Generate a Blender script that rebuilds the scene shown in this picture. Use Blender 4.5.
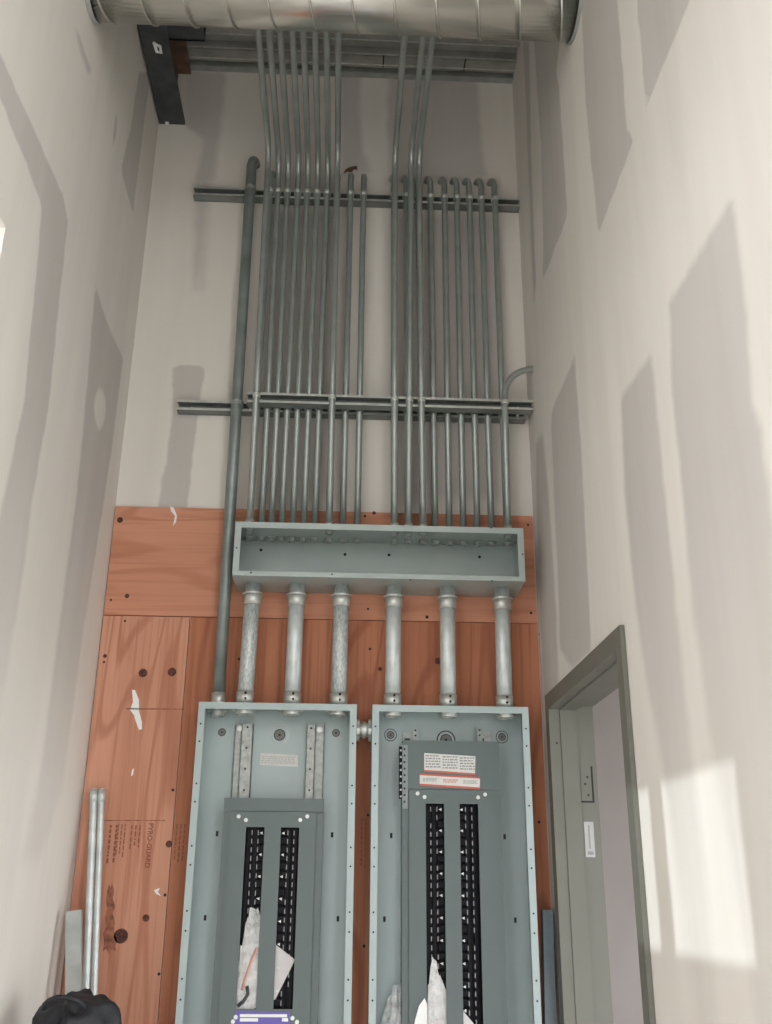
import bpy, math, random
import numpy as np
from mathutils import Vector, Matrix
random.seed(4)
D = bpy.data
for o in list(D.objects): D.objects.remove(o)
SC = bpy.context.scene
COL = SC.collection

# ------------------------------------------------------------------ camera
FPX = 1000.6
CAM = np.array([-.134, -3.3968, 1.62])
YAW, PITCH, ROLL = .04355, .36577, .00838
cy, sy, cp, sp = math.cos(YAW), math.sin(YAW), math.cos(PITCH), math.sin(PITCH)
fw = np.array([sy*cp, cy*cp, sp]); rt = np.array([cy, -sy, 0.]); up = np.cross(rt, fw)
cr, sr = math.cos(ROLL), math.sin(ROLL)
rt, up = rt*cr + up*sr, -rt*sr + up*cr
def at(px, py, ax, val):
    """the point of the place's plane (axis ax = val) seen at a photo pixel"""
    d = fw + rt*(px-386)/FPX - up*(py-512)/FPX
    return CAM + d*((val-CAM[ax])/d[ax])
cam = D.cameras.new('camera'); co = D.objects.new('camera', cam); COL.objects.link(co)
cam.sensor_fit = 'VERTICAL'; cam.sensor_height = 36; cam.lens = 36*FPX/1024
cam.clip_start = .02
m = Matrix.Identity(4)
for i in range(3):
    m[i][0], m[i][1], m[i][2], m[i][3] = rt[i], up[i], -fw[i], CAM[i]
co.matrix_world = m
SC.camera = co

# ------------------------------------------------------------------ light
w = D.worlds.new('sky'); SC.world = w; w.use_nodes = True
bg = w.node_tree.nodes['Background']
bg.inputs['Color'].default_value = (.94, .97, 1, 1); bg.inputs['Strength'].default_value = 3.2
sl = D.lights.new('sun', 'SUN'); so = D.objects.new('sun', sl); COL.objects.link(so)
sl.energy = 1.45; sl.angle = .012; sl.color = (.84, .96, 1)
SUN = Vector((1, .42, -.762)).normalized()
so.rotation_euler = SUN.to_track_quat('-Z', 'Y').to_euler(); so.location = (-4, -3, 7)
def portal(name, loc, rot, sx, sy_):
    l = D.lights.new(name, 'AREA'); l.shape = 'RECTANGLE'; l.size = sx; l.size_y = sy_
    l.cycles.is_portal = True
    o = D.objects.new(name, l); COL.objects.link(o); o.location = loc; o.rotation_euler = rot
vs = SC.view_settings
vs.view_transform = 'Standard'; vs.look = 'None'; vs.gamma = 1; vs.use_curve_mapping = False
vs.exposure = .74

# ------------------------------------------------------------------ materials
def mat(name, col, rough=.5, metal=0., noise=0., nscale=8., stretch=(1,1,1), bump=0., bscale=60., rvar=0., col2=None, spec=.5):
    M = D.materials.new(name); M.use_nodes = True
    nt = M.node_tree; N = nt.nodes; L = nt.links; b = N['Principled BSDF']
    b.inputs['Base Color'].default_value = (*col, 1); b.inputs['Roughness'].default_value = rough
    b.inputs['Metallic'].default_value = metal; b.inputs['Specular IOR Level'].default_value = spec
    if noise or col2 or bump or rvar:
        tc = N.new('ShaderNodeTexCoord'); mp = N.new('ShaderNodeMapping'); mp.inputs['Scale'].default_value = stretch
        L.new(tc.outputs['Object'], mp.inputs['Vector'])
    if noise or col2 or rvar:
        n = N.new('ShaderNodeTexNoise'); n.inputs['Scale'].default_value = nscale; n.inputs['Detail'].default_value = 5
        L.new(mp.outputs[0], n.inputs['Vector'])
        rp = N.new('ShaderNodeValToRGB'); rp.color_ramp.elements[0].position = .32; rp.color_ramp.elements[1].position = .68
        a = col2 if col2 else tuple(c*(1-noise) for c in col)
        z = col if col2 else tuple(min(1, c*(1+noise)) for c in col)
        rp.color_ramp.elements[0].color = (*a, 1); rp.color_ramp.elements[1].color = (*z, 1)
        L.new(n.outputs['Fac'], rp.inputs['Fac']); L.new(rp.outputs[0], b.inputs['Base Color'])
        if rvar:
            mr = N.new('ShaderNodeMapRange'); mr.inputs['To Min'].default_value = rough-rvar; mr.inputs['To Max'].default_value = rough+rvar
            L.new(n.outputs['Fac'], mr.inputs['Value']); L.new(mr.outputs[0], b.inputs['Roughness'])
    if bump:
        n2 = N.new('ShaderNodeTexNoise'); n2.inputs['Scale'].default_value = bscale; n2.inputs['Detail'].default_value = 4
        L.new(mp.outputs[0], n2.inputs['Vector'])
        bp = N.new('ShaderNodeBump'); bp.inputs['Strength'].default_value = bump; bp.inputs['Distance'].default_value = .003
        L.new(n2.outputs['Fac'], bp.inputs['Height']); L.new(bp.outputs[0], b.inputs['Normal'])
    return M

def drywall_material():
    """joint compound over grey board paper; the mesh carries the distance to the bare areas and painted shade"""
    M = D.materials.new('taped_drywall'); M.use_nodes = True
    nt = M.node_tree; N = nt.nodes; L = nt.links; b = N['Principled BSDF']
    b.inputs['Roughness'].default_value = .85; b.inputs['Specular IOR Level'].default_value = .25
    at_ = N.new('ShaderNodeAttribute'); at_.attribute_name = 'bare'
    sf = N.new('ShaderNodeAttribute'); sf.attribute_name = 'soft'
    tc = N.new('ShaderNodeTexCoord')
    n = N.new('ShaderNodeTexNoise'); n.inputs['Scale'].default_value = 14; n.inputs['Detail'].default_value = 5
    L.new(tc.outputs['Object'], n.inputs['Vector'])
    ns = N.new('ShaderNodeMath'); ns.operation = 'MULTIPLY_ADD'; ns.inputs[1].default_value = .026; ns.inputs[2].default_value = -.013
    L.new(n.outputs['Fac'], ns.inputs[0])
    ad = N.new('ShaderNodeMath'); ad.operation = 'ADD'
    L.new(at_.outputs['Fac'], ad.inputs[0]); L.new(ns.outputs[0], ad.inputs[1])
    neg = N.new('ShaderNodeMath'); neg.operation = 'MULTIPLY'; neg.inputs[1].default_value = -1
    L.new(sf.outputs['Fac'], neg.inputs[0])
    mr = N.new('ShaderNodeMapRange'); mr.interpolation_type = 'SMOOTHSTEP'
    L.new(ad.outputs[0], mr.inputs['Value']); L.new(neg.outputs[0], mr.inputs['From Min']); L.new(sf.outputs['Fac'], mr.inputs['From Max'])
    # faint sanding streaks in the compound
    mp = N.new('ShaderNodeMapping'); mp.inputs['Scale'].default_value = (9, 9, .9); L.new(tc.outputs['Object'], mp.inputs['Vector'])
    n2 = N.new('ShaderNodeTexNoise'); n2.inputs['Scale'].default_value = 1; n2.inputs['Detail'].default_value = 3; L.new(mp.outputs[0], n2.inputs['Vector'])
    r1 = N.new('ShaderNodeValToRGB'); r1.color_ramp.elements[0].position = .35; r1.color_ramp.elements[1].position = .65
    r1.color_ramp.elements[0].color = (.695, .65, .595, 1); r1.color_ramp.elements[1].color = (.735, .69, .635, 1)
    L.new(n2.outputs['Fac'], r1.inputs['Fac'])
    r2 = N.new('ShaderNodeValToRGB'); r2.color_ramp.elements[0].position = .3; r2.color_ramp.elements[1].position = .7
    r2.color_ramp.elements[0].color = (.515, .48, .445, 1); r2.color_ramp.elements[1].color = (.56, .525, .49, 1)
    L.new(n2.outputs['Fac'], r2.inputs['Fac'])
    am = N.new('ShaderNodeAttribute'); am.attribute_name = 'amount'
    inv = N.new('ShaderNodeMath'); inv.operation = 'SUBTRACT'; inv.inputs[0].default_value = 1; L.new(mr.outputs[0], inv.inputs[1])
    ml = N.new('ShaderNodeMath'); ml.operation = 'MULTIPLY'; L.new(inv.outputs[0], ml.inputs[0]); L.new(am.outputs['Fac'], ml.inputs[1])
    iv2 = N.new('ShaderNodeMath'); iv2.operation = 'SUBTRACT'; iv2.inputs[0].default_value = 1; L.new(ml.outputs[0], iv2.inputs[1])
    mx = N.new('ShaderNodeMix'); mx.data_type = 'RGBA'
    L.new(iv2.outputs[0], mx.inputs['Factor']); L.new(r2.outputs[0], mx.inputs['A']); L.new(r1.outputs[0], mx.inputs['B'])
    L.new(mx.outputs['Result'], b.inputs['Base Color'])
    bp = N.new('ShaderNodeBump'); bp.inputs['Strength'].default_value = .04; bp.inputs['Distance'].default_value = .004
    L.new(n2.outputs['Fac'], bp.inputs['Height']); L.new(bp.outputs[0], b.inputs['Normal'])
    return M

def plywood_material(name, c0, c1, c2, horizontal):
    M = D.materials.new(name); M.use_nodes = True
    nt = M.node_tree; N = nt.nodes; L = nt.links; b = N['Principled BSDF']
    b.inputs['Roughness'].default_value = .72; b.inputs['Specular IOR Level'].default_value = .3
    tc = N.new('ShaderNodeTexCoord')
    def nz(sx, sz, detail, dist=0.):
        mp = N.new('ShaderNodeMapping'); mp.inputs['Scale'].default_value = (sz, 1, sx) if horizontal else (sx, 1, sz)
        L.new(tc.outputs['Object'], mp.inputs['Vector'])
        n = N.new('ShaderNodeTexNoise'); n.inputs['Scale'].default_value = 1; n.inputs['Detail'].default_value = detail
        n.inputs['Distortion'].default_value = dist
        L.new(mp.outputs[0], n.inputs['Vector']); return n
    big = nz(5, .8, 4, .6); fine = nz(60, 1.6, 6, .3); blot = nz(3, 3, 3)
    # cathedral figure: rings of a slow noise
    rg = nz(3.2, .55, 2, .2)
    sn = N.new('ShaderNodeMath'); sn.operation = 'MULTIPLY'; sn.inputs[1].default_value = 70; L.new(rg.outputs['Fac'], sn.inputs[0])
    s2 = N.new('ShaderNodeMath'); s2.operation = 'SINE'; L.new(sn.outputs[0], s2.inputs[0])
    s3 = N.new('ShaderNodeMapRange'); s3.inputs['From Min'].default_value = .55; s3.inputs['From Max'].default_value = 1
    L.new(s2.outputs[0], s3.inputs['Value'])
    r = N.new('ShaderNodeValToRGB'); e = r.color_ramp.elements
    e[0].position = .3; e[0].color = (*c0, 1); e[1].position = .7; e[1].color = (*c1, 1)
    L.new(big.outputs['Fac'], r.inputs['Fac'])
    f = N.new('ShaderNodeMapRange'); f.inputs['From Min'].default_value = .5; f.inputs['From Max'].default_value = .75
    f.inputs['To Max'].default_value = .8; L.new(fine.outputs['Fac'], f.inputs['Value'])
    mx = N.new('ShaderNodeMix'); mx.data_type = 'RGBA'; L.new(f.outputs[0], mx.inputs['Factor']); L.new(r.outputs[0], mx.inputs['A'])
    mx.inputs['B'].default_value = (*c2, 1)
    k = N.new('ShaderNodeMath'); k.operation = 'MULTIPLY'; k.inputs[1].default_value = .6; L.new(s3.outputs[0], k.inputs[0])
    m2 = N.new('ShaderNodeMix'); m2.data_type = 'RGBA'; L.new(k.outputs[0], m2.inputs['Factor']); L.new(mx.outputs['Result'], m2.inputs['A'])
    m2.inputs['B'].default_value = (*c2, 1)
    bl = N.new('ShaderNodeMapRange'); bl.inputs['From Min'].default_value = .62; bl.inputs['From Max'].default_value = .8; bl.inputs['To Max'].default_value = .5
    L.new(blot.outputs['Fac'], bl.inputs['Value'])
    m3 = N.new('ShaderNodeMix'); m3.data_type = 'RGBA'; L.new(bl.outputs[0], m3.inputs['Factor']); L.new(m2.outputs['Result'], m3.inputs['A'])
    m3.inputs['B'].default_value = (*[c*.75 for c in c0], 1)
    L.new(m3.outputs['Result'], b.inputs['Base Color'])
    bp = N.new('ShaderNodeBump'); bp.inputs['Strength'].default_value = .25; bp.inputs['Distance'].default_value = .002
    L.new(fine.outputs['Fac'], bp.inputs['Height']); L.new(bp.outputs[0], b.inputs['Normal'])
    return M

def plastic_film():
    M = D.materials.new('clear_plastic_film'); M.use_nodes = True
    nt = M.node_tree; N = nt.nodes; L = nt.links; b = N['Principled BSDF']
    b.inputs['Base Color'].default_value = (.80, .80, .79, 1); b.inputs['Roughness'].default_value = .22
    tr = N.new('ShaderNodeBsdfTransparent'); mx = N.new('ShaderNodeMixShader')
    tc = N.new('ShaderNodeTexCoord'); n = N.new('ShaderNodeTexNoise'); n.inputs['Scale'].default_value = 28; n.inputs['Detail'].default_value = 4
    L.new(tc.outputs['Object'], n.inputs['Vector'])
    mr = N.new('ShaderNodeMapRange'); mr.inputs['From Min'].default_value = .35; mr.inputs['From Max'].default_value = .65
    mr.inputs['To Min'].default_value = .25; mr.inputs['To Max'].default_value = .75
    L.new(n.outputs['Fac'], mr.inputs['Value']); L.new(mr.outputs[0], mx.inputs['Fac'])
    L.new(tr.outputs[0], mx.inputs[1]); L.new(b.outputs[0], mx.inputs[2]); L.new(mx.outputs[0], N['Material Output'].inputs['Surface'])
    return M

MT = dict(
 drywall=drywall_material(),
 ply_top=plywood_material('fire_treated_plywood_crosswise', (.53,.235,.145), (.63,.30,.195), (.44,.175,.10), True),
 ply_l=plywood_material('fire_treated_plywood_pale', (.51,.23,.145), (.63,.32,.215), (.39,.145,.085), False),
 ply_r=plywood_material('fire_treated_plywood_dark', (.38,.14,.072), (.49,.20,.11), (.26,.08,.045), False),
 emt=mat('galvanised_conduit', (.35,.385,.365), .30, .5, noise=.10, nscale=14),
 rigid=mat('zinc_rigid_conduit', (.58,.62,.61), .42, .4, noise=.14, nscale=22, rvar=.1),
 emt_dark=mat('weathered_conduit', (.24,.275,.265), .38, .45, noise=.18, nscale=10, rvar=.08),
 zinc=mat('bright_zinc_fitting', (.56,.575,.54), .40, .6, noise=.12, nscale=40),
 strut=mat('galvanised_strut', (.40,.42,.405), .38, .5, noise=.14, nscale=20),
 duct=mat('spiral_duct_steel', (.74,.74,.70), .24, 1., noise=.07, nscale=9, stretch=(.5,4,4)),
 deck=mat('galvanised_deck', (.40,.40,.38), .42, .75, noise=.15, nscale=12),
 steel=mat('primed_dark_steel', (.055,.06,.065), .55, .1, noise=.3, nscale=15, bump=.2),
 rust=mat('brown_primed_steel', (.13,.075,.05), .7, 0, noise=.35, nscale=18),
 paint=mat('grey_enamel', (.36,.425,.42), .38, .05, noise=.03, nscale=6),
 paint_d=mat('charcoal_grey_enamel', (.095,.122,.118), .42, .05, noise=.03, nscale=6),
 boxpaint=mat('pull_box_grey', (.37,.42,.40), .42, .15, noise=.06, nscale=8),
 rail=mat('mill_galvanised_rail', (.36,.375,.355), .5, .4, noise=.2, nscale=60),
 black=mat('black_moulding', (.006,.006,.009), .5, 0, spec=.15),
 hole=mat('dark_hole', (.012,.012,.012), .8, 0),
 stab=mat('tinned_stab', (.30,.30,.29), .45, .3),
 white=mat('white_plastic', (.82,.82,.80), .45, 0),
 paper=mat('white_label_paper', (.62,.61,.58), .6, 0, noise=.04, nscale=50),
 ink=mat('grey_print', (.25,.25,.25), .7, 0),
 stamp=mat('brown_stamp_ink', (.24,.085,.05), .8, 0),
 red=mat('label_red', (.50,.11,.07), .6, 0),
 purple=mat('label_purple', (.13,.10,.40), .5, 0),
 knot=mat('dark_knot', (.085,.03,.02), .8, 0, noise=.5, nscale=120),
 stain=mat('brown_stain', (.29,.11,.065), .8, 0, noise=.4, nscale=60),
 frame=mat('primed_door_frame', (.14,.137,.112), .5, 0, noise=.05, nscale=6),
 concrete=mat('concrete', (.55,.54,.52), .85, 0, noise=.12, nscale=4, bump=.2),
 ground=mat('pale_ground', (.40,.39,.36), .9, 0, noise=.1, nscale=1.5),
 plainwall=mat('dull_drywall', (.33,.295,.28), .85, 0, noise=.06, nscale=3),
 film=plastic_film(),
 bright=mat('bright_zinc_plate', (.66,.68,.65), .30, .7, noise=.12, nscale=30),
 strut_shade=mat('shaded_galvanised_strut', (.24,.255,.245), .5, .4, noise=.15, nscale=20),  # darker strut copy: shade inside the channel put into the colour
 paper_g=mat('faded_label', (.42,.42,.41), .6, 0, noise=.06, nscale=40),
 ink_p=mat('pale_print', (.40,.41,.40), .7, 0),
 paint_m=mat('mid_grey_enamel', (.20,.23,.225), .42, .1),
 rigid_worn=mat('speckled_rigid_conduit', (.62,.655,.64), .45, .35, noise=.0, nscale=200, col2=(.33,.37,.36), stretch=(1,1,.35)),
 slug=mat('dark_slug', (.14,.14,.13), .45, .4),
 studm=mat('blue_grey_stud', (.15,.18,.20), .5, .3, noise=.1, nscale=12),
 sheet=mat('booklet_paper', (.66,.62,.62), .55, 0, noise=.05, nscale=25),
 fabric=mat('black_nylon', (.011,.012,.016), .6, 0, noise=.3, nscale=50, bump=.25, bscale=200),
 copper=mat('pinkish_strap', (.62,.33,.27), .5, 0),
 alum=mat('window_aluminium', (.55,.56,.57), .4, .6),
)
gl = D.materials.new('window_glass'); gl.use_nodes = True
_n = gl.node_tree.nodes; _l = gl.node_tree.links
_t = _n.new('ShaderNodeBsdfTransparent'); _g = _n.new('ShaderNodeBsdfGlossy'); _g.inputs['Roughness'].default_value = .02
_m = _n.new('ShaderNodeMixShader'); _m.inputs[0].default_value = .06
_l.new(_t.outputs[0], _m.inputs[1]); _l.new(_g.outputs[0], _m.inputs[2]); _l.new(_m.outputs[0], _n['Material Output'].inputs['Surface'])
MT['glass'] = gl

# ------------------------------------------------------------------ mesh helpers
class MB:
    def __init__(s): s.v = []; s.f = []; s.sm = []
    def add(s, vs, fs, smooth=False):
        n = len(s.v); s.v += [tuple(map(float, v)) for v in vs]; s.f += [tuple(i+n for i in f) for f in fs]; s.sm += [smooth]*len(fs); return s
    def box(s, x0, x1, y0, y1, z0, z1, bev=0.):
        x0, x1 = sorted((x0, x1)); y0, y1 = sorted((y0, y1)); z0, z1 = sorted((z0, z1))
        if bev <= 0:
            return s.add([(x0,y0,z0),(x1,y0,z0),(x1,y1,z0),(x0,y1,z0),(x0,y0,z1),(x1,y0,z1),(x1,y1,z1),(x0,y1,z1)],
                         [(0,3,2,1),(4,5,6,7),(0,1,5,4),(1,2,6,5),(2,3,7,6),(3,0,4,7)])
        # chamfer of the four edges along the longest axis
        ex = (x1-x0, y1-y0, z1-z0); a = ex.index(max(ex)); b = bev
        lo, hi = [(x0,x1),(y0,y1),(z0,z1)][a]
        (p0,p1),(q0,q1) = [[(y0,y1),(z0,z1)],[(z0,z1),(x0,x1)],[(x0,x1),(y0,y1)]][a]
        sec = [(p0+b,q0),(p1-b,q0),(p1,q0+b),(p1,q1-b),(p1-b,q1),(p0+b,q1),(p0,q1-b),(p0,q0+b)]
        return s.prism(sec, a, lo, hi)
    def prism(s, sec, a, lo, hi):
        """polygon sec in the two axes after axis a (cyclic), from lo to hi along a"""
        n = len(sec); vs = []
        for t in (lo, hi):
            for p, q in sec:
                v = [0,0,0]; v[a] = t; v[(a+1)%3] = p; v[(a+2)%3] = q; vs.append(v)
        fs = [tuple(range(n-1, -1, -1)), tuple(range(n, 2*n))]
        fs += [(i, (i+1)%n, n+(i+1)%n, n+i) for i in range(n)]
        return s.add(vs, fs)
    def tube(s, pts, r, n=12, caps=True, smooth=True):
        pts = [np.array(p, float) for p in pts]; vs = []; fs = []; k = len(pts)
        T = [pts[min(i+1, k-1)] - pts[max(i-1, 0)] for i in range(k)]; T = [t/np.linalg.norm(t) for t in T]
        a = np.array([1., 0, 0]) if abs(T[0][0]) < .9 else np.array([0, 1., 0])
        u = np.cross(T[0], a); u /= np.linalg.norm(u)
        for i in range(k):
            u = u - T[i]*(u@T[i]); u /= np.linalg.norm(u); v_ = np.cross(T[i], u)
            ri = r[i] if isinstance(r, (list, tuple)) else r
            for j in range(n):
                an = 2*math.pi*j/n; vs.append(pts[i] + ri*(math.cos(an)*u + math.sin(an)*v_))
        for i in range(k-1):
            for j in range(n):
                fs.append((i*n+j, i*n+(j+1)%n, (i+1)*n+(j+1)%n, (i+1)*n+j))
        s.add(vs, fs, smooth)
        if caps:
            m_ = len(s.v) - len(vs)
            s.f.append(tuple(m_+j for j in range(n-1, -1, -1))); s.sm.append(False)
            s.f.append(tuple(m_+(k-1)*n+j for j in range(n))); s.sm.append(False)
        return s
    def ring(s, c, axis, ro, ri, h, n=16, lobes=0, lob=0.):
        """annulus of thickness h along axis, centred on c; lobes make it a locknut"""
        vs = []
        for t in (-h/2, h/2):
            for R_, o in ((ro, 1), (ri, 0)):
                for j in range(n):
                    an = 2*math.pi*j/n; R2 = R_ + (lob if (o and lobes and (j*lobes//(n//2)) % 2) else 0)
                    v = [0,0,0]; v[axis] = t; v[(axis+1)%3] = R2*math.cos(an); v[(axis+2)%3] = R2*math.sin(an)
                    vs.append([v[i]+c[i] for i in range(3)])
        fs = []
        for j in range(n):
            k = (j+1)%n
            fs += [(j,n+j,n+k,k),(2*n+j,2*n+k,3*n+k,3*n+j),(j,k,2*n+k,2*n+j),(n+j,3*n+j,3*n+k,n+k)]
        return s.add(vs, fs)
    def disc(s, c, axis, r, h, n=14):
        e = [0,0,0]; e[axis] = h/2
        return s.tube([[c[i]-e[i] for i in range(3)], [c[i]+e[i] for i in range(3)]], r, n)
    def poly(s, pts, t):
        """flat outline (3-D points in a plane y = const) with thickness t towards the camera"""
        n = len(pts); vs = list(pts) + [(p[0], p[1]-t, p[2]) for p in pts]
        return s.add(vs, [tuple(range(n)), tuple(range(2*n-1, n-1, -1))] + [(i, n+i, n+(i+1)%n, (i+1)%n) for i in range(n)])
    def mesh(s, name, loc=(0,0,0)):
        me = D.meshes.new(name)
        me.from_pydata([(v[0]-loc[0], v[1]-loc[1], v[2]-loc[2]) for v in s.v], [], s.f)
        me.polygons.foreach_set('use_smooth', s.sm)
        import bmesh
        b = bmesh.new(); b.from_mesh(me); bmesh.ops.recalc_face_normals(b, faces=b.faces); b.to_mesh(me); b.free()
        return me

ORG = {}
def tag(o, label=None, cat=None, group=None, kind=None):
    if label: o['label'] = label
    if cat: o['category'] = cat
    if group: o['group'] = group
    if kind: o['kind'] = kind
    return o
def thing(name, label, cat, loc, group=None):
    o = D.objects.new(name, None); o.empty_display_size = .05; COL.objects.link(o); o.location = loc; ORG[o] = tuple(loc)
    return tag(o, label, cat, group)
def part(name, mb, mt, parent, label=None, kind=None):
    loc = ORG[parent]; o = D.objects.new(name, mb.mesh(name, loc)); COL.objects.link(o)
    o.data.materials.append(MT[mt]); o.parent = parent; ORG[o] = loc
    return tag(o, label, kind=kind)
def solid(name, mb, mt, label, cat, loc=(0,0,0), group=None):
    o = D.objects.new(name, mb.mesh(name, loc)); COL.objects.link(o); o.location = loc; o.data.materials.append(MT[mt]); ORG[o] = tuple(loc)
    return tag(o, label, cat, group)
def struct(name, mb, mt, label=None):
    o = D.objects.new(name, mb.mesh(name)); COL.objects.link(o); o.data.materials.append(MT[mt]); ORG[o] = (0,0,0)
    return tag(o, label, kind='structure')
SHARED = {}
def inst(name, key, build, mt, parent, loc, label=None):
    """a part that shares its mesh; loc in world"""
    if key not in SHARED:
        me = build().mesh(name); me.materials.append(MT[mt]); SHARED[key] = me
    o = D.objects.new(name, SHARED[key]); COL.objects.link(o); o.parent = parent; p = ORG[parent]
    o.location = (loc[0]-p[0], loc[1]-p[1], loc[2]-p[2]); ORG[o] = tuple(loc)
    return tag(o, label)

# ------------------------------------------------------------------ the room
XL, XR, YF, ZC = -.96, .553, -4.5, 4.96
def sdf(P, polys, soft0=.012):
    """signed distance (negative inside the nearest bare or painted-shade patch) of points P (n,2); and edge softness"""
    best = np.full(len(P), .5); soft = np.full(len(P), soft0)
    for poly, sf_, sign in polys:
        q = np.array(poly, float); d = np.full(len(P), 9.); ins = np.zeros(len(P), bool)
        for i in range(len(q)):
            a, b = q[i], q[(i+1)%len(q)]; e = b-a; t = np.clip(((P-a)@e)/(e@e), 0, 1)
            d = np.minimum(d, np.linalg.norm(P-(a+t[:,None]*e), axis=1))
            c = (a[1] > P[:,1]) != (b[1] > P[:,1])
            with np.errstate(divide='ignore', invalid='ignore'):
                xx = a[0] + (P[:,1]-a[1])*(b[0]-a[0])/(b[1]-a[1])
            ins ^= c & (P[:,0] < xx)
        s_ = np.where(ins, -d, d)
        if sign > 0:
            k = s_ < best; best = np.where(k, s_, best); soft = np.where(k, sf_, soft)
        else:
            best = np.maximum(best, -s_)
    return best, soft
def wall(name, axis, val, thick, ulim, zlim, hole=None, patches=(), step=.03, fade=None):
    """wall in the plane axis=val; u is the other horizontal axis; thick is signed, away from the room"""
    ua = 1 if axis == 0 else 0
    def lines(lo, hi, extra):
        g = list(np.linspace(lo, hi, max(2, int(round((hi-lo)/step))+1)))
        for e in extra:
            i = int(np.argmin([abs(x-e) for x in g])); g[i] = e
        return sorted(g)
    holes = hole or []
    U = lines(*ulim, [h for q in holes for h in q[:2]]); Z = lines(*zlim, [h for q in holes for h in q[2:] if zlim[0] < h < zlim[1]])
    nu, nz = len(U), len(Z); V = []
    for off in (0, thick):
        for z in Z:
            for u_ in U:
                v = [0,0,z]; v[axis] = val+off; v[ua] = u_; V.append(v)
    F = []; from collections import Counter
    ec = {}
    for j in range(nz-1):
        for i in range(nu-1):
            if any(h[0]-1e-6 <= U[i] and U[i+1] <= h[1]+1e-6 and h[2]-1e-6 <= Z[j] and Z[j+1] <= h[3]+1e-6 for h in holes): continue
            q = (j*nu+i, j*nu+i+1, (j+1)*nu+i+1, (j+1)*nu+i); F.append(q); F.append(tuple(k+nu*nz for k in reversed(q)))
            for k in range(4):
                e = (q[k], q[(k+1)%4])
                if (e[1], e[0]) in ec: del ec[(e[1], e[0])]
                else: ec[e] = 1
    for a, b in ec: F.append((b, a, a+nu*nz, b+nu*nz))
    used = sorted({i for f in F for i in f}); mp = {o: n for n, o in enumerate(used)}
    mb = MB(); mb.add([V[i] for i in used], [tuple(mp[i] for i in f) for f in F])
    o = struct(name, mb, 'drywall')
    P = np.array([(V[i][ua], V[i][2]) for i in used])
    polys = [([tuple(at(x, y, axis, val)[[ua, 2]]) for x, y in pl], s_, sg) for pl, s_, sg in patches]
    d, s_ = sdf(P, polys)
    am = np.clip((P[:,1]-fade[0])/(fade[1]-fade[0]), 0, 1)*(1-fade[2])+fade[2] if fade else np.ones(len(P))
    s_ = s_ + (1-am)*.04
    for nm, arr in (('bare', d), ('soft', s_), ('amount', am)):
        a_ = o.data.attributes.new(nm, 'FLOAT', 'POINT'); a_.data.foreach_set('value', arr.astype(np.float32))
    return o

ell = [(100+6*math.cos(a), 408+21*math.sin(a)) for a in np.linspace(0, 2*math.pi, 14)[:-1]]
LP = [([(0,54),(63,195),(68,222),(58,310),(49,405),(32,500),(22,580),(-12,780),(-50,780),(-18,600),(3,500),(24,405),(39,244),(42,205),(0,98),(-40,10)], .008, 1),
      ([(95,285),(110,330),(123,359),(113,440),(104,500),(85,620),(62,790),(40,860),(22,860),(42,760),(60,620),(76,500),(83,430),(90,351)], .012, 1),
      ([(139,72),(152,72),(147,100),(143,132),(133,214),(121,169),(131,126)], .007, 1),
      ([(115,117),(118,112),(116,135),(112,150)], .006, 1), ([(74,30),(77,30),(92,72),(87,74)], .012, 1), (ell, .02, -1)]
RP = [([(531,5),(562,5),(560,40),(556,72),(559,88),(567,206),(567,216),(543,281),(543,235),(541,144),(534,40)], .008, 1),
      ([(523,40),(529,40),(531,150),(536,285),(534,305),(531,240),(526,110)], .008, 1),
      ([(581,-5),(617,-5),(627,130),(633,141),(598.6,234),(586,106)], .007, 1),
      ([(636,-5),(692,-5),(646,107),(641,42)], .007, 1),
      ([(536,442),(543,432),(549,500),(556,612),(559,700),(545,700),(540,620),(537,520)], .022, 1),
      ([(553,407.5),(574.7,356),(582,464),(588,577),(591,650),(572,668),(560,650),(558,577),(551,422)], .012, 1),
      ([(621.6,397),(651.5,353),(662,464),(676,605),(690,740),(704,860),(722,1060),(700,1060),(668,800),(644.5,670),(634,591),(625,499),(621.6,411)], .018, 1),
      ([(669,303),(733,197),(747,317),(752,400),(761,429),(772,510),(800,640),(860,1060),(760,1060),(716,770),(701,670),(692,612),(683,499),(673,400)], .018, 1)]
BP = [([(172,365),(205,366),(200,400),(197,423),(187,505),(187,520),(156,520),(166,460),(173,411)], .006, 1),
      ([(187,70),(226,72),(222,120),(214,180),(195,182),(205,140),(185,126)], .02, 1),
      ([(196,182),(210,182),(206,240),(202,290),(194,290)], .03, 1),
      ([(340,70),(362,70),(359,110),(363,150),(372,172),(342,176)], .02, 1),  # shaded zone of the wall, painted in the bare-board grey
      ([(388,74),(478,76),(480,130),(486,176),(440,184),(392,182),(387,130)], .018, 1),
      ([(266,210),(346,210),(344,330),(338,500),(258,500),(262,350)], .05, 1),  # shade between the left conduits, painted as a bare-board patch
      ([(392,212),(496,214),(502,330),(505,500),(396,500)], .05, 1)]  # painted shade behind the right conduit bank
ZH = 5.02
W3 = (-4.2, -2.32, 0, 4.3)        # opening added in the right wall, unseen, to light the left wall
W2 = (-4.3, -2.85, .3, 4.3)      # tall window added beside the camera, unseen, for more daylight
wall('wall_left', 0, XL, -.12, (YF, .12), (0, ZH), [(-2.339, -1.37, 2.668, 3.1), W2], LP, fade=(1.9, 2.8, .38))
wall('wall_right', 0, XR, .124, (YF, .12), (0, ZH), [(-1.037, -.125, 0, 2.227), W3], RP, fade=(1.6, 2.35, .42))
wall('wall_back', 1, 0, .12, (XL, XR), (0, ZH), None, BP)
wall('wall_front', 1, YF, -.12, (XL, XR), (0, ZH), [(-.74, .34, 0, 2.3)], (), .12)
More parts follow.
